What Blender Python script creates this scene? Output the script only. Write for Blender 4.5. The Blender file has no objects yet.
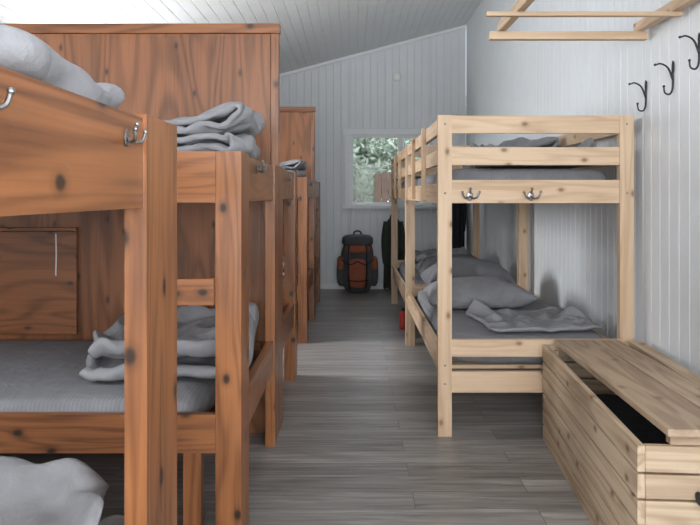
import bpy, bmesh, math, random
from mathutils import Vector, Matrix, noise
random.seed(7)
scene=bpy.context.scene
scene.view_settings.view_transform='Standard'

# ------------------------------------------------------------------ cloth simulated bedding meshes
n_=noise.noise
def soft_grid(name,n,m,fn,double,rest=None):
    bm=bmesh.new(); L=(0,1) if double else (0,)
    g={}; order=[]
    for s in L:
        for i in range(n+1):
            for j in range(m+1):
                if s==1 and (i in (0,n) or j in (0,m)): g[s,i,j]=g[0,i,j]
                else: g[s,i,j]=bm.verts.new(fn(i/n-.5,j/m-.5,s)); order.append((i,j,s))
    for s in L:
        for i in range(n):
            for j in range(m):
                q=(g[s,i,j],g[s,i+1,j],g[s,i+1,j+1],g[s,i,j+1])
                f=bm.faces.new(q if s or not double else q[::-1]); f.smooth=True
    me=bpy.data.meshes.new(name); bm.to_mesh(me); bm.free()
    o=bpy.data.objects.new(name,me); bpy.context.collection.objects.link(o)
    if rest:
        o.shape_key_add(name='Basis'); k=o.shape_key_add(name='rest')
        for c,(i,j,s) in enumerate(order): k.data[c].co=rest(i/n-.5,j/m-.5,s)
        k.value=0
    return o
def sim(o,frames,pressure=0,mass=.3,bend=.5,stiff=15,shrink=0,selfd=0,q=5,thick=0):
    fl_me=bpy.data.meshes.new('fl'); fl_me.from_pydata([(-3,-3,0),(3,-3,0),(3,3,0),(-3,3,0)],[],[(0,1,2,3)]); fl=bpy.data.objects.new('fl',fl_me); bpy.context.collection.objects.link(fl)
    fl.modifiers.new('c','COLLISION'); fl.collision.thickness_outer=.004; fl.collision.cloth_friction=20
    m=o.modifiers.new('cloth','CLOTH'); s=m.settings
    s.quality=q; s.mass=mass; s.tension_stiffness=stiff; s.compression_stiffness=stiff; s.shear_stiffness=5; s.bending_stiffness=bend; s.air_damping=1.5
    s.tension_damping=10; s.compression_damping=10
    if o.data.shape_keys: s.rest_shape_key=o.data.shape_keys.key_blocks['rest']
    if pressure: s.use_pressure=True; s.uniform_pressure_force=pressure
    s.shrink_min=shrink
    cs=m.collision_settings; cs.distance_min=.005; cs.collision_quality=2
    cs.use_self_collision=selfd>0; cs.self_distance_min=max(.001,selfd)
    m.point_cache.frame_start=1; m.point_cache.frame_end=frames+5
    for f in range(1,frames+1): scene.frame_set(f)
    if thick:
        md=o.modifiers.new('s','SOLIDIFY'); md.thickness=thick; md.offset=0
    md=o.modifiers.new('ss','SUBSURF'); md.levels=1; md.render_levels=1
    me=bpy.data.meshes.new_from_object(o.evaluated_get(bpy.context.evaluated_depsgraph_get()))
    bpy.data.objects.remove(o); bpy.data.objects.remove(fl); scene.frame_set(1)
    for p in me.polygons: p.use_smooth=True
    cs=[v.co.copy() for v in me.vertices]
    lo=Vector([min(c[i] for c in cs) for i in range(3)]); hi=Vector([max(c[i] for c in cs) for i in range(3)])
    off=Vector(((lo.x+hi.x)/2,(lo.y+hi.y)/2,lo.z))
    for v,c in zip(me.vertices,cs): v.co=c-off
    return me,hi-lo
def mkduvet(seed,n,m,size,comp,amp):
    def rest(u,v,s): return Vector((u*size[0],v*size[1],.3+(s-.5)*.02))
    def fn(u,v,s):
        x=u*size[0]*comp; y=v*size[1]*comp
        z=.12+amp*(n_((x*3.5,y*3.5,seed))+.6*n_((x*8,y*5,seed+4))+.35*math.sin(x*24+6*n_((x*2.5,y*2.5,seed+9))))
        return Vector((x+.05*n_((x*4,y*4,seed+2)),y+.05*n_((x*4,y*4,seed+5)),max(.012,z)+s*.02*(1-4*u*u)*(1-4*v*v)))
    return soft_grid('duvet',n,m,fn,True,rest)
def mkstack(L,k,W,seed,h=.05,wx=.48,wy=.52,amp=1,puff=0,kb=4):
    P=[]
    for l in range(L):
        for t in range(k):
            x=(t/(k-1)-.5)*wx*(1 if l%2==0 else -1); P.append((x,.02+l*h,0,1 if l%2==0 else -1))
        if l<L-1:
            for t in range(1,kb):
                an=-math.pi/2+math.pi*t/kb; sx=1 if l%2==0 else -1
                c,s_=math.cos(an),math.sin(an)
                P.append((sx*(wx/2+h/2*c),.02+l*h+h/2+h/2*s_,-sx*c*(1 if l%2==0 else -1)*sx,-s_*(1 if l%2==0 else -1)))
    n=len(P)-1
    def fn(u,v,s):
        x,z,nx,nz=P[int(round((u+.5)*n))]; y=v*wy
        q=Vector((x*(1+.14*amp*n_((y*5,z*9,seed+2)))+.02*n_((y*9,z*20,seed)),y+.03*amp*n_((x*4,z*9,seed+5)),max(.01,z+.016*amp*n_((x*7,y*7,z*5+seed)))))
        if puff and s: q+=Vector((nx,0,nz))*puff
        return q
    return soft_grid('stack',n,W,fn,puff>0)
S4=sim(mkstack(4,16,28,3),22,shrink=-.12,bend=.3,selfd=.012,thick=.022)
S3=sim(mkstack(2,24,30,8,.085,.60,.62,2.2,puff=.02,kb=5),20,pressure=1.1,shrink=-.24,bend=.15,selfd=.008)
S2=sim(mkstack(2,18,28,5,.045,.55,.5,1.2),20,shrink=-.12,bend=.3,selfd=.012,thick=.024)
DV=sim(mkduvet(1,38,34,(1.0,.95),.72,.07),24,pressure=1.6,bend=.3,selfd=.006)
PL=sim(mkduvet(5,30,24,(.74,.54),.86,.02),24,pressure=22,bend=.2,selfd=.0,mass=.25)
def put(name,mm,c,size,mat,rotz=0):
    me,d=mm; me=me.copy(); me.name=name; me.materials.clear(); me.materials.append(mat)
    o=bpy.data.objects.new(name,me); bpy.context.collection.objects.link(o)
    M=Matrix.Diagonal((size[0]/d.x,size[1]/d.y,size[2]/d.z,1)); me.transform(M)
    o.location=c; o.rotation_euler=(0,0,rotz); return o

# ------------------------------------------------------------------ materials
def newmat(name):
    m=bpy.data.materials.new(name); m.use_nodes=True
    nt=m.node_tree; b=nt.nodes['Principled BSDF']
    return m,nt,b
def N(nt,t,**kw):
    n=nt.nodes.new(t)
    for k,v in kw.items(): setattr(n,k,v)
    return n
def ramp(nt,stops):
    r=N(nt,'ShaderNodeValToRGB'); cr=r.color_ramp
    while len(cr.elements)<len(stops): cr.elements.new(0.5)
    for e,(p,c) in zip(cr.elements,stops):
        e.position=p; e.color=(c[0],c[1],c[2],1)
    return r
def mathn(nt,op,a,b=None,c=None):
    n=N(nt,'ShaderNodeMath',operation=op)
    for i,v in enumerate((a,b,c)):
        if v is None: continue
        if isinstance(v,(int,float)): n.inputs[i].default_value=v
        else: nt.links.new(v,n.inputs[i])
    return n.outputs[0]
def vscale(nt,src,s):
    n=N(nt,'ShaderNodeVectorMath',operation='MULTIPLY'); nt.links.new(src,n.inputs[0]); n.inputs[1].default_value=s
    return n.outputs[0]
def wood(name,c1,c2,ck,rough=.45,figure=(9,9,.8),rings=9,knots=1.0,ringmix=.6,kthr=.075,kden=(5.0,3.2)):
    m,nt,b=newmat(name); L=nt.links.new
    at=N(nt,'ShaderNodeAttribute'); at.attribute_name='gc'; V=at.outputs['Vector']
    n1=N(nt,'ShaderNodeTexNoise'); n1.inputs['Scale'].default_value=1; n1.inputs['Detail'].default_value=2; n1.inputs['Distortion'].default_value=.4
    L(vscale(nt,V,figure),n1.inputs['Vector'])
    s=mathn(nt,'SINE',mathn(nt,'MULTIPLY',n1.outputs[0],rings*6.28))
    s=mathn(nt,'MULTIPLY_ADD',s,.5,.5)
    s=mathn(nt,'POWER',s,2.0)
    n2=N(nt,'ShaderNodeTexNoise'); n2.inputs['Scale'].default_value=1; n2.inputs['Detail'].default_value=4
    L(vscale(nt,V,(140,140,4)),n2.inputs['Vector'])
    n3=N(nt,'ShaderNodeTexNoise'); n3.inputs['Scale'].default_value=1; n3.inputs['Detail'].default_value=2
    L(vscale(nt,V,(4,4,1.1)),n3.inputs['Vector'])
    f=mathn(nt,'MULTIPLY',s,ringmix)
    f=mathn(nt,'ADD',f,mathn(nt,'MULTIPLY',mathn(nt,'SUBTRACT',n2.outputs[0],.5),.8))
    f=mathn(nt,'ADD',f,mathn(nt,'MULTIPLY',mathn(nt,'SUBTRACT',n3.outputs[0],.38),1.4))
    r=ramp(nt,[(0,c1),(1,c2)]); L(f,r.inputs[0])
    sp=N(nt,'ShaderNodeSeparateXYZ'); L(V,sp.inputs[0])
    cx=N(nt,'ShaderNodeCombineXYZ'); L(mathn(nt,'MULTIPLY',mathn(nt,'ADD',sp.outputs[0],sp.outputs[1]),kden[0]),cx.inputs[0]); L(mathn(nt,'MULTIPLY',sp.outputs[2],kden[1]),cx.inputs[1])
    vo=N(nt,'ShaderNodeTexVoronoi',voronoi_dimensions='2D'); vo.inputs['Scale'].default_value=1; L(cx.outputs[0],vo.inputs['Vector'])
    kr=ramp(nt,[(0,(1,1,1)),(kthr*.5,(.9,.9,.9)),(kthr,(.25,.25,.25)),(kthr*1.8,(0,0,0))]); L(vo.outputs['Distance'],kr.inputs[0])
    mx=N(nt,'ShaderNodeMix',data_type='RGBA'); L(mathn(nt,'MULTIPLY',kr.outputs[0],knots),mx.inputs[0]); L(r.outputs[0],mx.inputs[6]); mx.inputs[7].default_value=(*ck,1)
    L(mx.outputs[2],b.inputs['Base Color']); b.inputs['Roughness'].default_value=rough
    bp=N(nt,'ShaderNodeBump'); bp.inputs['Strength'].default_value=.15; bp.inputs['Distance'].default_value=.002; L(n2.outputs[0],bp.inputs['Height']); L(bp.outputs[0],b.inputs['Normal'])
    return m
def plain(name,col,rough=.6,metal=0,nscale=0,var=.12,bump=0):
    m,nt,b=newmat(name); L=nt.links.new
    b.inputs['Roughness'].default_value=rough; b.inputs['Metallic'].default_value=metal
    tc=N(nt,'ShaderNodeTexCoord'); n=N(nt,'ShaderNodeTexNoise'); n.inputs['Scale'].default_value=nscale or 6; n.inputs['Detail'].default_value=4
    L(tc.outputs['Object'],n.inputs['Vector'])
    r=ramp(nt,[(.3,[c*(1-var) for c in col]),(.7,[min(1,c*(1+var)) for c in col])]); L(n.outputs[0],r.inputs[0]); L(r.outputs[0],b.inputs['Base Color'])
    if bump:
        bp=N(nt,'ShaderNodeBump'); bp.inputs['Strength'].default_value=bump; bp.inputs['Distance'].default_value=.004; L(n.outputs[0],bp.inputs['Height']); L(bp.outputs[0],b.inputs['Normal'])
    return m
def fabric(name,col,rough=.9,stripe=0,bump=.35):
    m,nt,b=newmat(name); L=nt.links.new
    b.inputs['Roughness'].default_value=rough
    tc=N(nt,'ShaderNodeTexCoord')
    n=N(nt,'ShaderNodeTexNoise'); n.inputs['Scale'].default_value=14; n.inputs['Detail'].default_value=5; n.inputs['Distortion'].default_value=.8
    L(tc.outputs['Object'],n.inputs['Vector'])
    w=N(nt,'ShaderNodeTexNoise'); w.inputs['Scale'].default_value=400; L(tc.outputs['Object'],w.inputs['Vector'])
    r=ramp(nt,[(.3,[c*.92 for c in col]),(.7,[c*1.08 for c in col])]); L(n.outputs[0],r.inputs[0])
    out=r.outputs[0]
    if stripe:
        wv=N(nt,'ShaderNodeTexWave'); wv.inputs['Scale'].default_value=stripe; wv.bands_direction='X'; L(tc.outputs['Object'],wv.inputs['Vector'])
        mx=N(nt,'ShaderNodeMix',data_type='RGBA',blend_type='MULTIPLY'); mx.inputs[0].default_value=.12; L(out,mx.inputs[6]); L(wv.outputs['Color'],mx.inputs[7]); out=mx.outputs[2]
    L(out,b.inputs['Base Color'])
    ad=mathn(nt,'ADD',mathn(nt,'MULTIPLY',n.outputs[0],1.0),mathn(nt,'MULTIPLY',w.outputs[0],.12))
    bp=N(nt,'ShaderNodeBump'); bp.inputs['Strength'].default_value=bump; bp.inputs['Distance'].default_value=.02; L(ad,bp.inputs['Height']); L(bp.outputs[0],b.inputs['Normal'])
    return m
M_OR=wood('varnished_pine',(.31,.118,.042),(.115,.040,.014),(.012,.006,.004),.33,rings=8,knots=.97,ringmix=.5,kthr=.08,kden=(5.5,3.8))
M_PLY=wood('varnished_plywood',(.265,.10,.038),(.10,.036,.013),(.022,.009,.005),.42,figure=(3.5,3.5,.5),rings=13,knots=.85,ringmix=.5,kthr=.06,kden=(6,3))
M_PINE=wood('raw_pine',(.64,.47,.32),(.46,.30,.18),(.17,.085,.04),.6,rings=5,knots=.85,ringmix=.5,kthr=.06)
M_CHEST=wood('chest_pine',(.56,.43,.30),(.36,.25,.16),(.14,.07,.035),.7,rings=6,knots=.9,ringmix=.65,kthr=.065)
M_LID=wood('worn_pine_board',(.46,.34,.23),(.27,.18,.12),(.10,.05,.03),.6,rings=7,knots=.6)
M_PAINT=plain('white_panel_paint',(.69,.71,.73),.5,var=.02)
M_CEIL=plain('ceiling_paint',(.80,.81,.815),.5,var=.02)
M_TRIM=plain('trim_paint',(.76,.77,.78),.45,var=.02)
M_BED=fabric('grey_bedding',(.24,.238,.25))
M_BEDD=fabric('dark_grey_bedding',(.15,.15,.16))
M_SHEET=fabric('grey_sheet',(.22,.22,.235),stripe=22)
M_STEEL=plain('brushed_steel',(.30,.29,.28),.35,1,40)
M_BLACK=plain('black_iron',(.025,.025,.026),.4,.4,40)
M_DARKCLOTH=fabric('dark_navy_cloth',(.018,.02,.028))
M_OLIVE=fabric('olive_cloth',(.035,.042,.035))
M_ORANGE=fabric('orange_nylon',(.30,.09,.05))
M_GREYN=fabric('charcoal_nylon',(.07,.07,.075))
M_RED=plain('red_rubber',(.4,.03,.02),.5)
M_WHITE=plain('white_plastic',(.8,.8,.78),.4,var=.02)
m,nt,b=newmat('grey_laminate'); L=nt.links.new
tc=N(nt,'ShaderNodeTexCoord'); br=N(nt,'ShaderNodeTexBrick'); br.offset=.37
br.inputs['Scale'].default_value=1; br.inputs['Brick Width'].default_value=1.25; br.inputs['Row Height'].default_value=.145; br.inputs['Mortar Size'].default_value=.0014; br.inputs['Mortar Smooth'].default_value=.3
br.inputs['Color1'].default_value=(.0,.0,.0,1); br.inputs['Color2'].default_value=(1,1,1,1); br.inputs['Mortar'].default_value=(.3,.3,.3,1)
mp=N(nt,'ShaderNodeVectorMath',operation='ADD'); mp.inputs[1].default_value=(.55,.03,0); L(tc.outputs['Object'],mp.inputs[0])
L(mp.outputs[0],br.inputs['Vector'])
av=N(nt,'ShaderNodeVectorMath',operation='MULTIPLY_ADD'); L(br.outputs['Color'],av.inputs[0]); av.inputs[1].default_value=(5,9,3); L(vscale(nt,tc.outputs['Object'],(1.6,26,1)),av.inputs[2])
g=N(nt,'ShaderNodeTexNoise'); g.inputs['Scale'].default_value=1.3; g.inputs['Detail'].default_value=6; g.inputs['Roughness'].default_value=.65; g.inputs['Distortion'].default_value=.6; L(av.outputs[0],g.inputs['Vector'])
sb=N(nt,'ShaderNodeSeparateColor'); L(br.outputs['Color'],sb.inputs[0])
f=mathn(nt,'ADD',mathn(nt,'MULTIPLY',sb.outputs[0],.36),mathn(nt,'MULTIPLY_ADD',g.outputs[0],2.3,-.82))
r=ramp(nt,[(0,(.14,.127,.118)),(.5,(.255,.236,.222)),(1,(.41,.385,.365))]); L(f,r.inputs[0])
mx=N(nt,'ShaderNodeMix',data_type='RGBA'); L(mathn(nt,'MULTIPLY',br.outputs['Fac'],.7),mx.inputs[0]); L(r.outputs[0],mx.inputs[6]); mx.inputs[7].default_value=(.05,.045,.042,1)
L(mx.outputs[2],b.inputs['Base Color']); b.inputs['Roughness'].default_value=.38
bp=N(nt,'ShaderNodeBump'); bp.inputs['Strength'].default_value=.2; bp.inputs['Distance'].default_value=.003; L(g.outputs[0],bp.inputs['Height']); L(bp.outputs[0],b.inputs['Normal'])
M_FLOOR=m
m,nt,b=newmat('window_glass'); nt.nodes.remove(b); o=nt.nodes['Material Output']
t=N(nt,'ShaderNodeBsdfTransparent'); gl=N(nt,'ShaderNodeBsdfGlossy'); gl.inputs['Roughness'].default_value=.02; ms=N(nt,'ShaderNodeMixShader'); ms.inputs[0].default_value=.004
nt.links.new(t.outputs[0],ms.inputs[1]); nt.links.new(gl.outputs[0],ms.inputs[2]); nt.links.new(ms.outputs[0],o.inputs[0]); M_GLASS=m
M_LEAF=plain('leaves',(.34,.39,.30),.6,nscale=3,var=.4)
M_GRASS=plain('grass',(.16,.22,.09),.9,nscale=5,var=.3)
M_FENCE=plain('fence_wood',(.15,.09,.07),.8)

# ------------------------------------------------------------------ mesh builder
class B:
    def __init__(s,name,mats,bevel=.003):
        s.name=name; s.mats=mats; s.bm=bmesh.new(); s.gc=s.bm.verts.layers.float_vector.new('gc'); s.bevel=bevel
    def box(s,x0,x1,y0,y1,z0,z1,mat=0,grain=None,M=None):
        d=[x1-x0,y1-y0,z1-z0]
        g=grain if grain is not None else d.index(max(d))
        oth=[i for i in range(3) if i!=g]
        off=(random.uniform(0,50),random.uniform(0,50),random.uniform(0,50))
        vs=[]
        for ix in (x0,x1):
            for iy in (y0,y1):
                for iz in (z0,z1):
                    p=Vector((ix,iy,iz)); v=s.bm.verts.new(M@p if M else p)
                    v[s.gc]=(p[oth[0]]+off[0],p[oth[1]]+off[1],p[g]+off[2]); vs.append(v)
        for f in ((0,1,3,2),(4,6,7,5),(0,4,5,1),(2,3,7,6),(0,2,6,4),(1,5,7,3)):
            fc=s.bm.faces.new([vs[i] for i in f]); fc.material_index=mat
    def grid(s,rows,mat=0,closeu=True,cap=False,smooth=True):
        R=[[s.bm.verts.new(p) for p in r] for r in rows]
        n=len(R[0])
        for i in range(len(R)-1):
            for j in range(n if closeu else n-1):
                k=(j+1)%n
                f=s.bm.faces.new((R[i][j],R[i][k],R[i+1][k],R[i+1][j])); f.material_index=mat; f.smooth=smooth
        if cap:
            for r in (R[0][::-1],R[-1]):
                f=s.bm.faces.new(r); f.material_index=mat; f.smooth=smooth
    def tube(s,pts,rad,mat=0,seg=8,sub=5):
        pts=[Vector(p) for p in pts]; P=[]
        if len(pts)>2:
            e=[pts[0]*2-pts[1]]+pts+[pts[-1]*2-pts[-2]]
            for i in range(1,len(e)-2):
                for k in range(sub):
                    t=k/sub; a,b_,c,d=e[i-1:i+3]
                    P.append(.5*((2*b_)+(c-a)*t+(2*a-5*b_+4*c-d)*t*t+(3*b_-a-3*c+d)*t**3))
            P.append(pts[-1])
        else: P=pts
        rows=[]; up=None
        for i,p in enumerate(P):
            d=(P[min(i+1,len(P)-1)]-P[max(i-1,0)]).normalized()
            if up is None:
                up=Vector((0,0,1)) if abs(d.z)<.9 else Vector((1,0,0))
            a=d.cross(up).normalized(); c=a.cross(d).normalized(); up=c
            r=rad(i/(len(P)-1)) if callable(rad) else rad
            rows.append([p+(a*math.cos(t*6.2832/seg)+c*math.sin(t*6.2832/seg))*r for t in range(seg)])
        s.grid(rows,mat,True,True)
    def ball(s,c,r,mat=0,sc=(1,1,1),n=10,e=1.0,M=None):
        rows=[]; c=Vector(c)
        sg=lambda v,k:math.copysign(abs(v)**k,v)
        for i in range(n+1):
            th=-math.pi/2+math.pi*i/n
            th=max(-1.55,min(1.55,th)); row=[]
            for j in range(2*n):
                ph=math.pi*j/n
                q=Vector((sg(math.cos(th),e)*sg(math.cos(ph),e)*r*sc[0],sg(math.cos(th),e)*sg(math.sin(ph),e)*r*sc[1],sg(math.sin(th),e)*r*sc[2]))
                row.append(c+(M@q if M else q))
            rows.append(row)
        s.grid(rows,mat,True,True)
    def done(s,parent=None,loc=None,rot=None):
        s.bm.normal_update()
        bmesh.ops.recalc_face_normals(s.bm,faces=s.bm.faces[:])
        me=bpy.data.meshes.new(s.name); s.bm.to_mesh(me); s.bm.free()
        for m in s.mats: me.materials.append(m)
        o=bpy.data.objects.new(s.name,me); bpy.context.collection.objects.link(o)
        if s.bevel:
            md=o.modifiers.new('bevel','BEVEL'); md.width=s.bevel; md.segments=2; md.limit_method='ANGLE'; md.angle_limit=math.radians(50)
        if loc: o.location=loc
        if rot: o.rotation_euler=rot
        return o

def coat_hook(b,p,n,mat,s=1.0):
    p=Vector(p); n=Vector(n).normalized(); t=n.cross(Vector((0,0,1))).normalized(); z=Vector((0,0,1))
    def W(a,o,h): return p+t*a*s+n*o*s+z*h*s
    b.ball(W(0,.003,0),1,mat,sc=(.018*s if abs(t.x)>.5 else .004*s,.018*s if abs(t.y)>.5 else .004*s,.026*s),n=6)
    for sd in (-1,1):
        b.tube([W(0,.004,0),W(sd*.014,.022,-.012),W(sd*.032,.036,-.006),W(sd*.042,.04,.016)],lambda q:.0052*s,mat,7)
        b.ball(W(sd*.043,.041,.02),.0075*s,mat,n=5)
    b.tube([W(0,.004,.01),W(0,.02,.02),W(0,.03,.036)],.004*s,mat,6); b.ball(W(0,.031,.038),.007*s,mat,n=5)

def fnoise(p,seed): return noise.noise(Vector(p)+Vector((seed*7.3,seed*3.1,seed*1.7)))
def wrinkle(x,y,seed,freq=5):
    a0=seed*1.3; c,s=math.cos(a0),math.sin(a0)
    wx=x+.16*fnoise((x*3.5,y*3.5,1),seed)+.03*fnoise((x*11,y*11,1),seed); wy=y+.16*fnoise((x*3.5,y*3.5,5),seed)+.03*fnoise((x*11,y*11,4),seed)
    wx,wy=wx*c-wy*s,wx*s+wy*c
    a=1-abs(fnoise((wx*freq*1.5,wy*freq*.6,0),seed))*3
    d=1-abs(fnoise((wx*freq*.9,wy*freq*2.6,3),seed))*3
    e=1-abs(fnoise((wx*freq*4.5,wy*freq*2.2,7),seed))*3
    f=lambda v:max(-.6,v)
    return .6*f(a)+.4*f(d)+.2*f(e)
def soft(name,c,size,mat,seed=1,rotz=0,p=3.,q=.45,amp=.012,freq=5,lumps=.0,flat=.35,outline=.03,res=84):
    b=B(name,[mat],0)
    sx,sy,sz=size[0]/2,size[1]/2,size[2]; n=res; mm=max(16,int(res*size[1]/size[0])) if size[1]<size[0] else res
    rot=Matrix.Rotation(rotz,3,'Z')
    def P(u,v,top):
        h=max(0,(1-abs(u)**p)*(1-abs(v)**p))**q
        x=u*sx*(1-.06*(abs(v)**2)*(abs(u)**4)); y=v*sy*(1-.06*(abs(u)**2)*(abs(v)**4))
        x+=outline*fnoise((u*1.7,v*1.7,11),seed)*1.2; y+=outline*fnoise((u*1.7,v*1.7,17),seed)*1.2
        mid=sz*flat
        if top:
            e=min(1,h*2.2)
            z=mid+(sz-mid)*h+e*(amp*wrinkle(x,y,seed,freq)+lumps*fnoise((x*3.2,y*3.2,0),seed+5))
            x+=e*amp*.6*fnoise((x*9,y*9,2),seed)
        else: z=mid*(1-min(1,h*1.15))
        return Vector(c)+rot@Vector((x,y,max(0,z)))
    for top in (True,False):
        rows=[[P(-1+2*i/n,-1+2*j/mm,top) for j in range(mm+1)] for i in range(n+1)]
        b.grid(rows,0,False)
    bmesh.ops.remove_doubles(b.bm,verts=b.bm.verts[:],dist=1e-4)
    return b.done()

# ------------------------------------------------------------------ room shell
XR=1.43; XL=-2.42; YB=8.6; YF=-2.6; SL=.265; ZR=3.34
def zc(x): return ZR-(XR-x)*SL
b=B('floor',[M_FLOOR],0); b.box(XL-.1,XR+.1,YF-.1,YB+.1,-.06,0); b.done()
b=B('wall_right',[M_PAINT],.006); w=.093; y=YF
WR=(-2.0,-.2,1.0,2.1)
while y<YB:
    if WR[0]-w*.5<y<WR[1]-w*.5:
        b.box(XR,XR+.03,y,y+w,0,WR[2]); b.box(XR,XR+.03,y,y+w,WR[3],ZR+.02)
    else: b.box(XR,XR+.03,y,min(y+w,YB),0,ZR+.02)
    y+=w
b.done()
WX0,WX1,WZ0,WZ1=-.03,.99,1.06,1.95
b=B('wall_back',[M_PAINT],.006); x=XR
while x>XL:
    x0=max(XL,x-w); zt=zc(x)+.02
    if x0<WX0<x or x0<WX1<x:
        cut=WX0 if x0<WX0<x else WX1
        inn=(cut,x) if cut==WX0 else (x0,cut); out=(x0,cut) if cut==WX0 else (cut,x)
        b.box(out[0],out[1],YB,YB+.05,0,zt); b.box(inn[0],inn[1],YB,YB+.05,0,WZ0); b.box(inn[0],inn[1],YB,YB+.05,WZ1,zt)
    elif x0>=WX0 and x<=WX1:
        b.box(x0,x,YB,YB+.05,0,WZ0); b.box(x0,x,YB,YB+.05,WZ1,zt)
    else: b.box(x0,x,YB,YB+.05,0,zt)
    x-=w
b.done()
LW=[(1.56,2.12),(4.63,5.32)]; LZ0,LZ1=1.0,2.1  # openings for unseen left windows, added to let in more light
b=B('wall_left',[M_PAINT],0); ys=YF; zt=zc(XL)+.02
for a,c in LW:
    b.box(XL-.05,XL,ys,a,0,zt); b.box(XL-.05,XL,a,c,0,LZ0); b.box(XL-.05,XL,a,c,LZ1,zt); ys=c
b.box(XL-.05,XL,ys,YB,0,zt); b.done()
b=B('wall_front',[M_PAINT],0)
b.box(XL,-1.1,YF-.05,YF,0,zc(XL)); b.box(1.1,XR,YF-.05,YF,0,3.3); b.box(-1.1,1.1,YF-.05,YF,0,.9); b.box(-1.1,1.1,YF-.05,YF,2.15,2.68); b.done()
b=B('ceiling',[M_CEIL],.006); u=.06
while u>-4.05:
    b.box(u-w,u,YF-.06,YB+.06,0,.03); u-=w
b.done(loc=(XR,0,ZR),rot=(0,-math.atan(SL),0))
b=B('baseboard_right',[M_TRIM],.003); b.box(XR-.012,XR,YF,YB,0,.07); b.done()
b=B('baseboard_back',[M_TRIM],.003); b.box(XL,XR-.012,YB-.012,YB,0,.07); b.done()
b=B('trim_1',[M_TRIM],.002)
Mt=Matrix.Translation((XR,0,ZR))@Matrix.Rotation(-math.atan(SL),4,'Y'); b.box(-3.9,-.02,YB-.03,YB,-.035,0,M=Mt); b.done()

def window(name,M,x0,x1,z0,z1,mull,depth=.05):
    b=B(name,[M_TRIM,M_GLASS,M_BLACK],.003)
    t=.075
    b.box(x0-t,x0,-.022,0,z0-.02,z1+t,M=M); b.box(x1,x1+t,-.022,0,z0-.02,z1+t,M=M)
    b.box(x0-t-.02,x1+t+.02,-.028,0,z1,z1+t,M=M); b.box(x0-t-.02,x1+t+.02,-.05,0,z0-.045,z0-.005,M=M)
    f=.035
    xs=[x0]+mull+[x1]
    for i in range(len(xs)-1):
        a,c=xs[i],xs[i+1]
        b.box(a,a+f,.0,depth,z0,z1,M=M); b.box(c-f,c,.0,depth,z0,z1,M=M)
        b.box(a+f,c-f,.0,depth,z0,z0+f,M=M); b.box(a+f,c-f,.0,depth,z1-f,z1,M=M)
        b.box(a+f-.004,c-f+.004,.02,.026,z0+f-.004,z1-f+.004,1,M=M)
    return b.done()
window('window_1',Matrix.Translation((0,YB,0)),WX0,WX1,WZ0,WZ1,[.60])
window('window_2',Matrix.Translation((0,YF,0))@Matrix.Rotation(math.pi,4,'Z'),-1.1,1.1,.9,2.15,[0])
window('window_3',Matrix.Translation((XR,0,0))@Matrix.Rotation(-math.pi/2,4,'Z'),.2+.03,2.0-.03,1.0,2.1,[1.1])
for i,(a,c) in enumerate(LW):
    window('window_%d'%(4+i),Matrix.Translation((XL,0,0))@Matrix.Rotation(math.pi/2,4,'Z'),a,c,LZ0,LZ1,[])  # unseen windows added behind the bunks to carry the fill lights

# ------------------------------------------------------------------ right raw-pine bunk beds
def pine_bunk(y0,near):
    b=B('pine_bunk_bed',[M_PINE,M_STEEL],.004)
    xl,xr=.419,1.384; L_=2.05; y1=y0+L_; H=1.584; pw=.068
    for x0 in (xl,xr-pw):
        for yy in (y0,y1-.04):
            b.box(x0,x0+pw,yy,yy+.04,0,H)
    for ye in (y0+.006,y1-.034):
        for z0,z1 in ((1.495,H-.002),(1.338,1.426),(1.15,1.264),(.392,.476),(.215,.318)):
            b.box(xl+pw+.0005,xr-pw-.0005,ye,ye+.026,z0,z1)
    for xs in (xl+.012,xr-.038):
        for z0,z1 in ((1.15,1.25),(.30,.42)):
            b.box(xs,xs+.026,y0+.0405,y1-.0405,z0,z1)
        for z0,z1 in ((1.50,1.575),(1.345,1.42)):
            b.box(xs,xs+.026,y0+.0405,y1-.0405,z0,z1)
        for yy in (y0+.66,y0+1.35):
            sx=xs-.024 if xs<1 else xs+.0265
            b.box(sx,sx+.0235,yy,yy+.05,1.16,H)
    for zz in (1.165,.31):
        k=y0+.1
        while k<y1-.12:
            b.box(xl+.0385,xr-.0385,k,k+.06,zz,zz+.018); k+=.15
    for x0 in (xl+pw/2,xr-pw/2):
        for zz in (1.2,.35,1.54,.26):
            b.ball((x0,y0-.001,zz),.006,1,sc=(1,.4,1),n=5)
    if near:
        for hx in (.576,.877): coat_hook(b,(hx,y0+.006,1.185),(0,-1,0),1,.95)
    b.done()
    for zz in (.329,1.184):
        soft('mattress',(.90,y0+L_/2,zz),(.86,L_-.13,.145),M_SHEET,3,p=14,q=.3,amp=.003,freq=3,outline=0,flat=.4,res=60)
pine_bunk(3.35,True); pine_bunk(5.42,False)
zt=.482; zu=1.337
put('pillow',PL,(.79,4.38,zt),(.66,.50,.18),M_BED,.06)
put('pillow',PL,(.84,4.95,zt),(.64,.46,.25),M_BEDD,3.2)
put('duvet',DV,(1.0,3.78,zt),(.64,.56,.095),M_BED,3.25)
put('pillow',PL,(.85,5.85,zt),(.62,.44,.20),M_BEDD,.1)
put('duvet',S3,(.85,6.7,zt),(.62,.6,.2),M_BED,0)
put('duvet',DV,(.98,3.78,zu),(.60,.60,.15),M_BED,.05)
put('folded_duvet',S4,(1.04,4.45,zu),(.58,.52,.25),M_BED,.1)
put('folded_duvet',S4,(.9,6.9,zu),(.58,.5,.18),M_BED,0)
put('pillow',PL,(.84,6.0,zu),(.6,.42,.14),M_BED,0)

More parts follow.
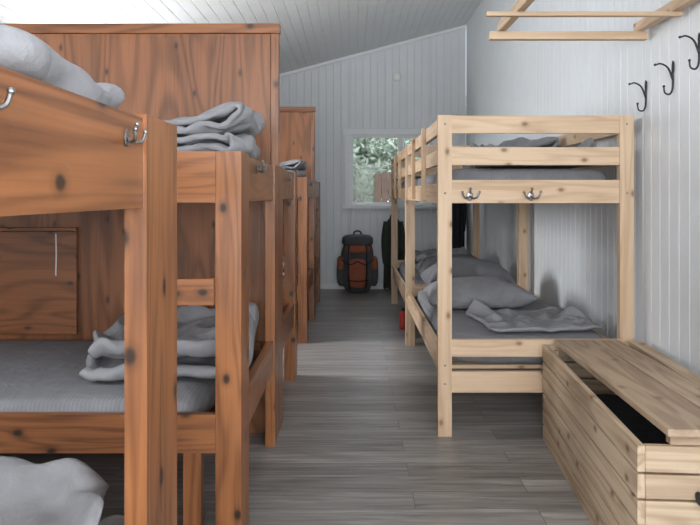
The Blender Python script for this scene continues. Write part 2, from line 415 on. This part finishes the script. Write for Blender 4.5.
# ------------------------------------------------------------------ left varnished built-in bunks
XO=-.37
def left_bunk(ya,yb,panel=None,hooks=(),front_w=.06,ladder=False,bw=.2,hs=.6):
    b=B('varnished_bunk_bed',[M_OR,M_STEEL,M_PLY],.004)
    if panel=='far': ps=[(ya,ya+bw,front_w),(yb-bw,yb,.045)]
    elif panel=='near': ps=[(ya,ya+bw,.045),(yb-bw,yb,front_w)]
    else: ps=[(ya,ya+bw,.04),(yb-bw,yb,.04)]
    for p0,p1,fw in ps: b.box(XO-fw,XO,p0,p1,0,1.335)
    a0,a1=ya+bw+.0005,yb-bw-.0005
    b.box(XO-.036,XO-.007,a0,a1,1.167,1.328); b.box(XO-.036,XO-.007,a0,a1,.36,.50)
    for yy in (ya,yb-.06): b.box(XL+.012,XL+.07,yy,yy+.06,0,1.335)
    fwm=max(p[2] for p in ps)
    for yy in (ya+.001,yb-.031):
        b.box(XL+.071,XO-fwm-.001,yy,yy+.03,1.165,1.335)
        b.box(XL+.071,XO-fwm-.001,yy,yy+.03,.335,.462)
    xe=XO-.075 if fwm<.075 else XO-fwm-.001
    b.box(XL+.071,xe,ya+.032,yb-.032,1.165,1.185,2,grain=0)
    b.box(XL+.071,xe,ya+.032,yb-.032,.34,.36,2,grain=0)
    b.box(XO-.20,XO-.14,ya+.032,ya+.07,0,.339)
    if ladder:
        b.box(XO-.33,XO-.29,ya-.031,ya-.0005,0,1.16)
        b.box(XO-.2895,XO-fwm-.001,ya-.028,ya-.0005,.83,.915)
    for hy,hz in hooks: coat_hook(b,(XO-.007,hy,hz),(1,0,0),1,hs)
    b.done()
    for zz in (.361,1.186):
        soft('mattress',((XL+XO)/2,(ya+yb)/2,zz),(XO-XL-.27,yb-ya-.08,.13),M_SHEET,3,p=14,q=.3,amp=.003,freq=3,outline=0,flat=.4,res=60)
left_bunk(.43,1.43,None,[(1.128,1.285),(.675,1.285)],bw=.21)
left_bunk(2.25,3.385,'far',[(2.66,1.29)],front_w=.085,ladder=True,bw=.17,hs=.8)
left_bunk(3.435,4.5,'near',[(3.9,1.28)],front_w=.07,bw=.15)
left_bunk(5.45,6.585,'far',[(5.9,1.28)],front_w=.07,bw=.15)
left_bunk(6.635,7.7,'near',[],front_w=.06,bw=.15)
for y0 in (3.387,6.587):
    b=B('plywood_partition',[M_PLY,M_OR],.003)
    b.box(XL+.01,XO-.041,y0+.006,y0+.04,0,1.995,0,grain=2)
    b.box(XL+.01,XO+.005,y0,y0+.046,1.996,2.045,1)
    b.box(XO-.04,XO,y0,y0+.046,0,1.995,1)
    b.done()
b=B('wall_board',[M_PLY,M_WHITE],.003); b.box(-2.2,-1.37,3.368,3.386,.50,1.01,0,grain=0); b.box(-2.2,-1.37,3.362,3.386,1.011,1.03,0)
b.tube([(-1.47,3.364,1.0),(-1.468,3.364,.9),(-1.47,3.364,.79)],.0035,1); b.done()
ml=.498; mu=1.325
put('duvet',S3,(-.71,1.0,mu+.006),(.66,.68,.082),M_BED,.0)
put('duvet',S3,(-.81,1.00,ml),(.82,.82,.21),M_BED,3.14)
put('folded_duvet',S4,(-.70,2.83,mu+.008),(.62,.62,.25),M_BED,0)
put('duvet',S3,(-.72,2.86,ml),(.66,.80,.225),M_BED,.0)
put('folded_duvet',S2,(-.68,3.95,mu+.008),(.50,.5,.12),M_BED,0)
put('folded_duvet',S4,(-.67,6.0,mu+.008),(.52,.6,.18),M_BED,0)
put('duvet',S3,(-.71,3.95,ml),(.54,.66,.18),M_BED,.0)
put('duvet',S3,(-.71,6.0,ml),(.54,.66,.18),M_BED,0)

# ------------------------------------------------------------------ slatted chest with loose lid
b=B('slatted_storage_chest',[M_CHEST,M_LID,M_BLACK,M_DARKCLOTH],.004)
Lc,Wc,Hc=1.345,.47,.462; ns=6; sh=Hc/ns
for i in range(ns):
    z0=i*sh; z1=z0+sh-.007 if i<ns-1 else Hc
    b.box(0,.022,0,Lc,z0,z1); b.box(Wc-.022,Wc,0,Lc,z0,z1)
    b.box(.0225,Wc-.0225,0,.022,z0,z1); b.box(.0225,Wc-.0225,Lc-.022,Lc,z0,z1)
# added backing so the gaps between slats read as dark shade
b.box(.0225,.028,.03,Lc-.03,.03,Hc-.06,1); b.box(.03,Wc-.03,.0225,.028,.03,Hc-.06,1)
b.box(.0285,Wc-.0225,.0285,Lc-.0225,.01,.03,0)
for px_ in (.029,Wc-.0625):
    for py_ in (.029,Lc-.0625): b.box(px_,px_+.04,py_,py_+.04,.031,Hc-.02)
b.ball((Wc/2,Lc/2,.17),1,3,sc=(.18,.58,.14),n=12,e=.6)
Ml=Matrix.Translation((.075,-.03,Hc+.038))@Matrix.Rotation(math.radians(.8),4,'Z')@Matrix.Rotation(math.atan(-.036/1.37),4,'X')
b.box(0,.185,0,Lc+.03,0,.022,1,M=Ml); b.box(.189,.310,.02,Lc+.03,0,.022,1,M=Ml)
b.box(.02,.29,.035,.07,-.035,-.001,1,M=Ml)
b.box(Wc-.06,Wc,0,Lc,Hc+.001,Hc+.024,0)
for kx in (.17,): b.tube([(kx,-.002,.33),(kx+.0,-.03,.31),(kx+.06,-.035,.30),(kx+.1,-.03,.31),(kx+.1,-.002,.33)],.009,2)
ang=-math.atan2(.1,1.36)
b.done(loc=(.826,1.975,0),rot=(0,0,ang))

# ------------------------------------------------------------------ wall hooks
for (yy,zz) in ((3.31,1.68),(3.03,1.72),(2.80,1.79)):
    b=B('wall_coat_hook',[M_BLACK],0)
    p=Vector((XR,yy,zz))
    b.tube([p+Vector((-.002,0,.06)),p+Vector((-.006,0,.03)),p+Vector((-.006,0,-.05)),p+Vector((-.018,.0,-.08)),p+Vector((-.04,0,-.075)),p+Vector((-.045,0,-.05))],lambda q:.005-.0015*q,0,8)
    b.tube([p+Vector((-.004,0,-.02)),p+Vector((-.026,0,.035)),p+Vector((-.058,0,.055)),p+Vector((-.08,0,.05))],lambda q:.005-.0015*q,0,8)
    b.ball(p+Vector((-.084,0,.05)),.006,0,n=6); b.ball(p+Vector((-.045,0,-.046)),.006,0,n=6)
    b.ball(p+Vector((-.005,0,.04)),1,0,sc=(.004,.010,.03),n=6)
    b.done()
b=B('hanging_drying_rack',[M_PINE,M_STEEL],.003)
b.box(.70,.735,2.0,3.30,1.975,2.02); b.box(1.36,1.395,2.0,3.30,1.975,2.02)
b.box(.655,1.41,3.25,3.29,1.935,1.974)
for yy in (2.9,2.6,2.3,2.05): b.box(.57,1.41,yy,yy+.03,1.955,1.974)
b.box(1.395,XR,2.4,2.44,1.975,2.02)
for x_ in (.717,1.377):
    b.tube([(x_,2.35,2.02),(x_,2.35,zc(x_))],.006,1)
b.done()
b=B('smoke_detector',[M_WHITE],.004); b.ball((.555,YB-.012,2.68),.055,0,sc=(1,.5,1),n=12,e=.8); b.done()

# ------------------------------------------------------------------ luggage and garments
b=B('hiking_backpack',[M_GREYN,M_ORANGE,M_BLACK],0)
cx,cy=.055,8.30
b.ball((cx,cy,.33),1,0,sc=(.20,.14,.33),n=16,e=.62)
b.ball((cx,cy-.10,.25),1,1,sc=(.13,.08,.18),n=12,e=.6)
b.ball((cx,cy-.02,.635),1,0,sc=(.19,.15,.075),n=12,e=.6)
b.ball((cx,cy-.12,.54),1,1,sc=(.15,.05,.05),n=10,e=.6)
for s in (-1,1):
    b.ball((cx+s*.195,cy-.02,.25),1,0,sc=(.055,.08,.17),n=10,e=.7)
    b.ball((cx+s*.20,cy-.05,.36),1,1,sc=(.045,.06,.09),n=10,e=.7)
    b.tube([(cx+s*.10,cy-.10,.66),(cx+s*.11,cy-.195,.5),(cx+s*.11,cy-.19,.3),(cx+s*.10,cy-.15,.06)],.011,2)
    b.tube([(cx+s*.2,cy-.1,.42),(cx+s*.1,cy-.19,.36),(cx,cy-.195,.40)],.008,2)
b.tube([(cx-.05,cy,.70),(cx-.03,cy,.745),(cx+.03,cy,.745),(cx+.05,cy,.70)],.01,2)
b.tube([(cx-.13,cy-.18,.17),(cx,cy-.2,.16),(cx+.13,cy-.18,.17)],.008,2)
b.done()
def garment(name,cx,cy,ztop,zbot,wid,dep,mat,seed,hookto=None):
    b=B(name,[mat,M_STEEL],0)
    H=ztop-zbot; rows=[]; seg=48
    for i in range(26):
        t=i/25
        ww=wid/2*(.28 if t==0 else min(1,.30+.75*math.sin(min(1,t/.16)*math.pi/2))); ww*= (1+.10*t)
        dd=dep/2*(.5+.5*min(1,t/.15))
        rows.append([Vector((cx+math.cos(a)*ww*(1+.05*math.sin(a*9+seed)*t),cy+math.sin(a)*dd*(1+.28*math.sin(a*7+seed+2*t)*min(1,t*2)),ztop-t*H+.012*math.sin(a*5)*t)) for a in [k*2*math.pi/seg for k in range(seg)]])
    b.grid(rows,0,True,True)
    for s in (-1,1):
        b.tube([(cx+s*wid*.36,cy-.01,ztop-.06),(cx+s*wid*.50,cy-.02,ztop-.25),(cx+s*wid*.50,cy-.03,ztop-.45),(cx+s*wid*.45,cy-.03,ztop-.58)],lambda q:.042-.012*q,0,12)
    b.ball((cx,cy,ztop+.0),1,0,sc=(wid*.2,dep*.4,.04),n=8)
    if hookto:
        b.tube([(cx,cy,ztop),(cx,cy,ztop+.04),hookto],.006,1)
    b.done()
garment('hanging_jacket',.50,8.44,.92,.03,.22,.15,M_OLIVE,1,(.50,YB-.002,.97))
garment('hanging_coat',1.26,8.46,1.32,.50,.22,.14,M_DARKCLOTH,3,(1.26,YB-.002,1.38))
b=B('water_bottle',[M_RED,M_BLACK],0)
b.tube([(.445,6.05,0),(.445,6.05,.13),(.445,6.05,.16)],lambda q:.032 if q<.85 else .02,0,16); b.tube([(.445,6.05,.16),(.445,6.05,.185)],.02,1,12); b.done()

# ------------------------------------------------------------------ outdoors
b=B('garden_ground',[M_GRASS],0); b.box(-14,16,YB+.3,32,-.35,-.3); b.done()
b=B('garden_fence',[M_FENCE],0)
for i in range(48): b.box(.42+i*.13,.42+i*.13+.12,13.0,13.03,-.3,1.6+.03*math.sin(i))
b.box(.42,6.5,13.03,13.08,.2,.3); b.box(.42,6.5,13.03,13.08,1.2,1.3); b.done()
def tree(name,c,s,n,seed,ls=1):
    rr=random.Random(seed); b=B(name,[M_LEAF,M_FENCE],0)
    for i in range(n):
        d=Vector((rr.gauss(0,1),rr.gauss(0,1),rr.gauss(0,1))).normalized()*rr.random()**.4
        p=Vector((c[0]+d.x*s[0],c[1]+d.y*s[1],max(-.3,c[2]+d.z*s[2])))
        a=Vector((rr.uniform(-1,1),rr.uniform(-1,1),rr.uniform(-1,1))).normalized(); e=a.orthogonal().normalized(); l=rr.uniform(.05,.11)*ls
        vs=[b.bm.verts.new(p+q) for q in (-a*l,e*l*.5,a*l,-e*l*.5)]
        b.bm.faces.new(vs)
    b.tube([(c[0],c[1],-.32),(c[0]+.05,c[1],c[2]*.5),(c[0],c[1],c[2]+s[2]*.6)],lambda q:.09-.06*q,1)
    b.done()
tree('garden_tree',(.1,15,2.1),(1.6,1.2,1.2),5000,1)
tree('garden_tree',(2.4,16.5,2.4),(1.6,1.2,1.3),4500,2)
tree('garden_tree',(-1.6,16,2.2),(1.6,1.2,1.8),4500,3)
tree('garden_hedge',(0,20,.9),(4,.8,1.7),14000,4,1.8)

# ------------------------------------------------------------------ light
wd=bpy.data.worlds.new('overcast_sky'); scene.world=wd; wd.use_nodes=True
bg=wd.node_tree.nodes['Background']; nt=wd.node_tree
tc=N(nt,'ShaderNodeTexCoord'); sp=N(nt,'ShaderNodeSeparateXYZ'); nt.links.new(tc.outputs['Generated'],sp.inputs[0])
r=ramp(nt,[(0,(.55,.6,.62)),(.5,(.8,.87,.93)),(1,(.75,.85,1))]); nt.links.new(mathn(nt,'MULTIPLY_ADD',sp.outputs[2],.5,.5),r.inputs[0]); nt.links.new(r.outputs[0],bg.inputs[0]); bg.inputs[1].default_value=2.7
def area(name,loc,rot,sx,sy,p,col=(.95,.98,1)):
    l=bpy.data.lights.new(name,'AREA'); l.shape='RECTANGLE'; l.size=sx; l.size_y=sy; l.energy=p; l.color=col
    o=bpy.data.objects.new(name,l); o.location=loc; o.rotation_euler=rot; bpy.context.collection.objects.link(o)
area('window_2_daylight',(0,YF-.12,1.55),(math.radians(93),0,0),2.2,1.3,190)
area('window_3_daylight',(XR+.12,-1.1,1.55),(math.radians(90),0,math.radians(90)),1.8,1.1,110)
area('window_5_daylight',(XL-.12,4.97,1.55),(math.radians(97),0,math.radians(-90)),.68,1.1,95)  # added fill through the invented left window, brightens far ceiling and aisle
area('window_4_daylight',(XL-.12,1.85,1.55),(math.radians(90),0,math.radians(-90)),.55,1.1,30)  # weak added fill through the other invented left window

# ------------------------------------------------------------------ camera
cam=bpy.data.cameras.new('camera'); co=bpy.data.objects.new('camera',cam); bpy.context.collection.objects.link(co)
co.location=(0,0,1.19); co.rotation_euler=(math.radians(90),0,0)
cam.sensor_width=36; cam.lens=680/700*36; cam.shift_x=-3/700; cam.shift_y=-67.5/700; cam.clip_start=.05
scene.camera=co
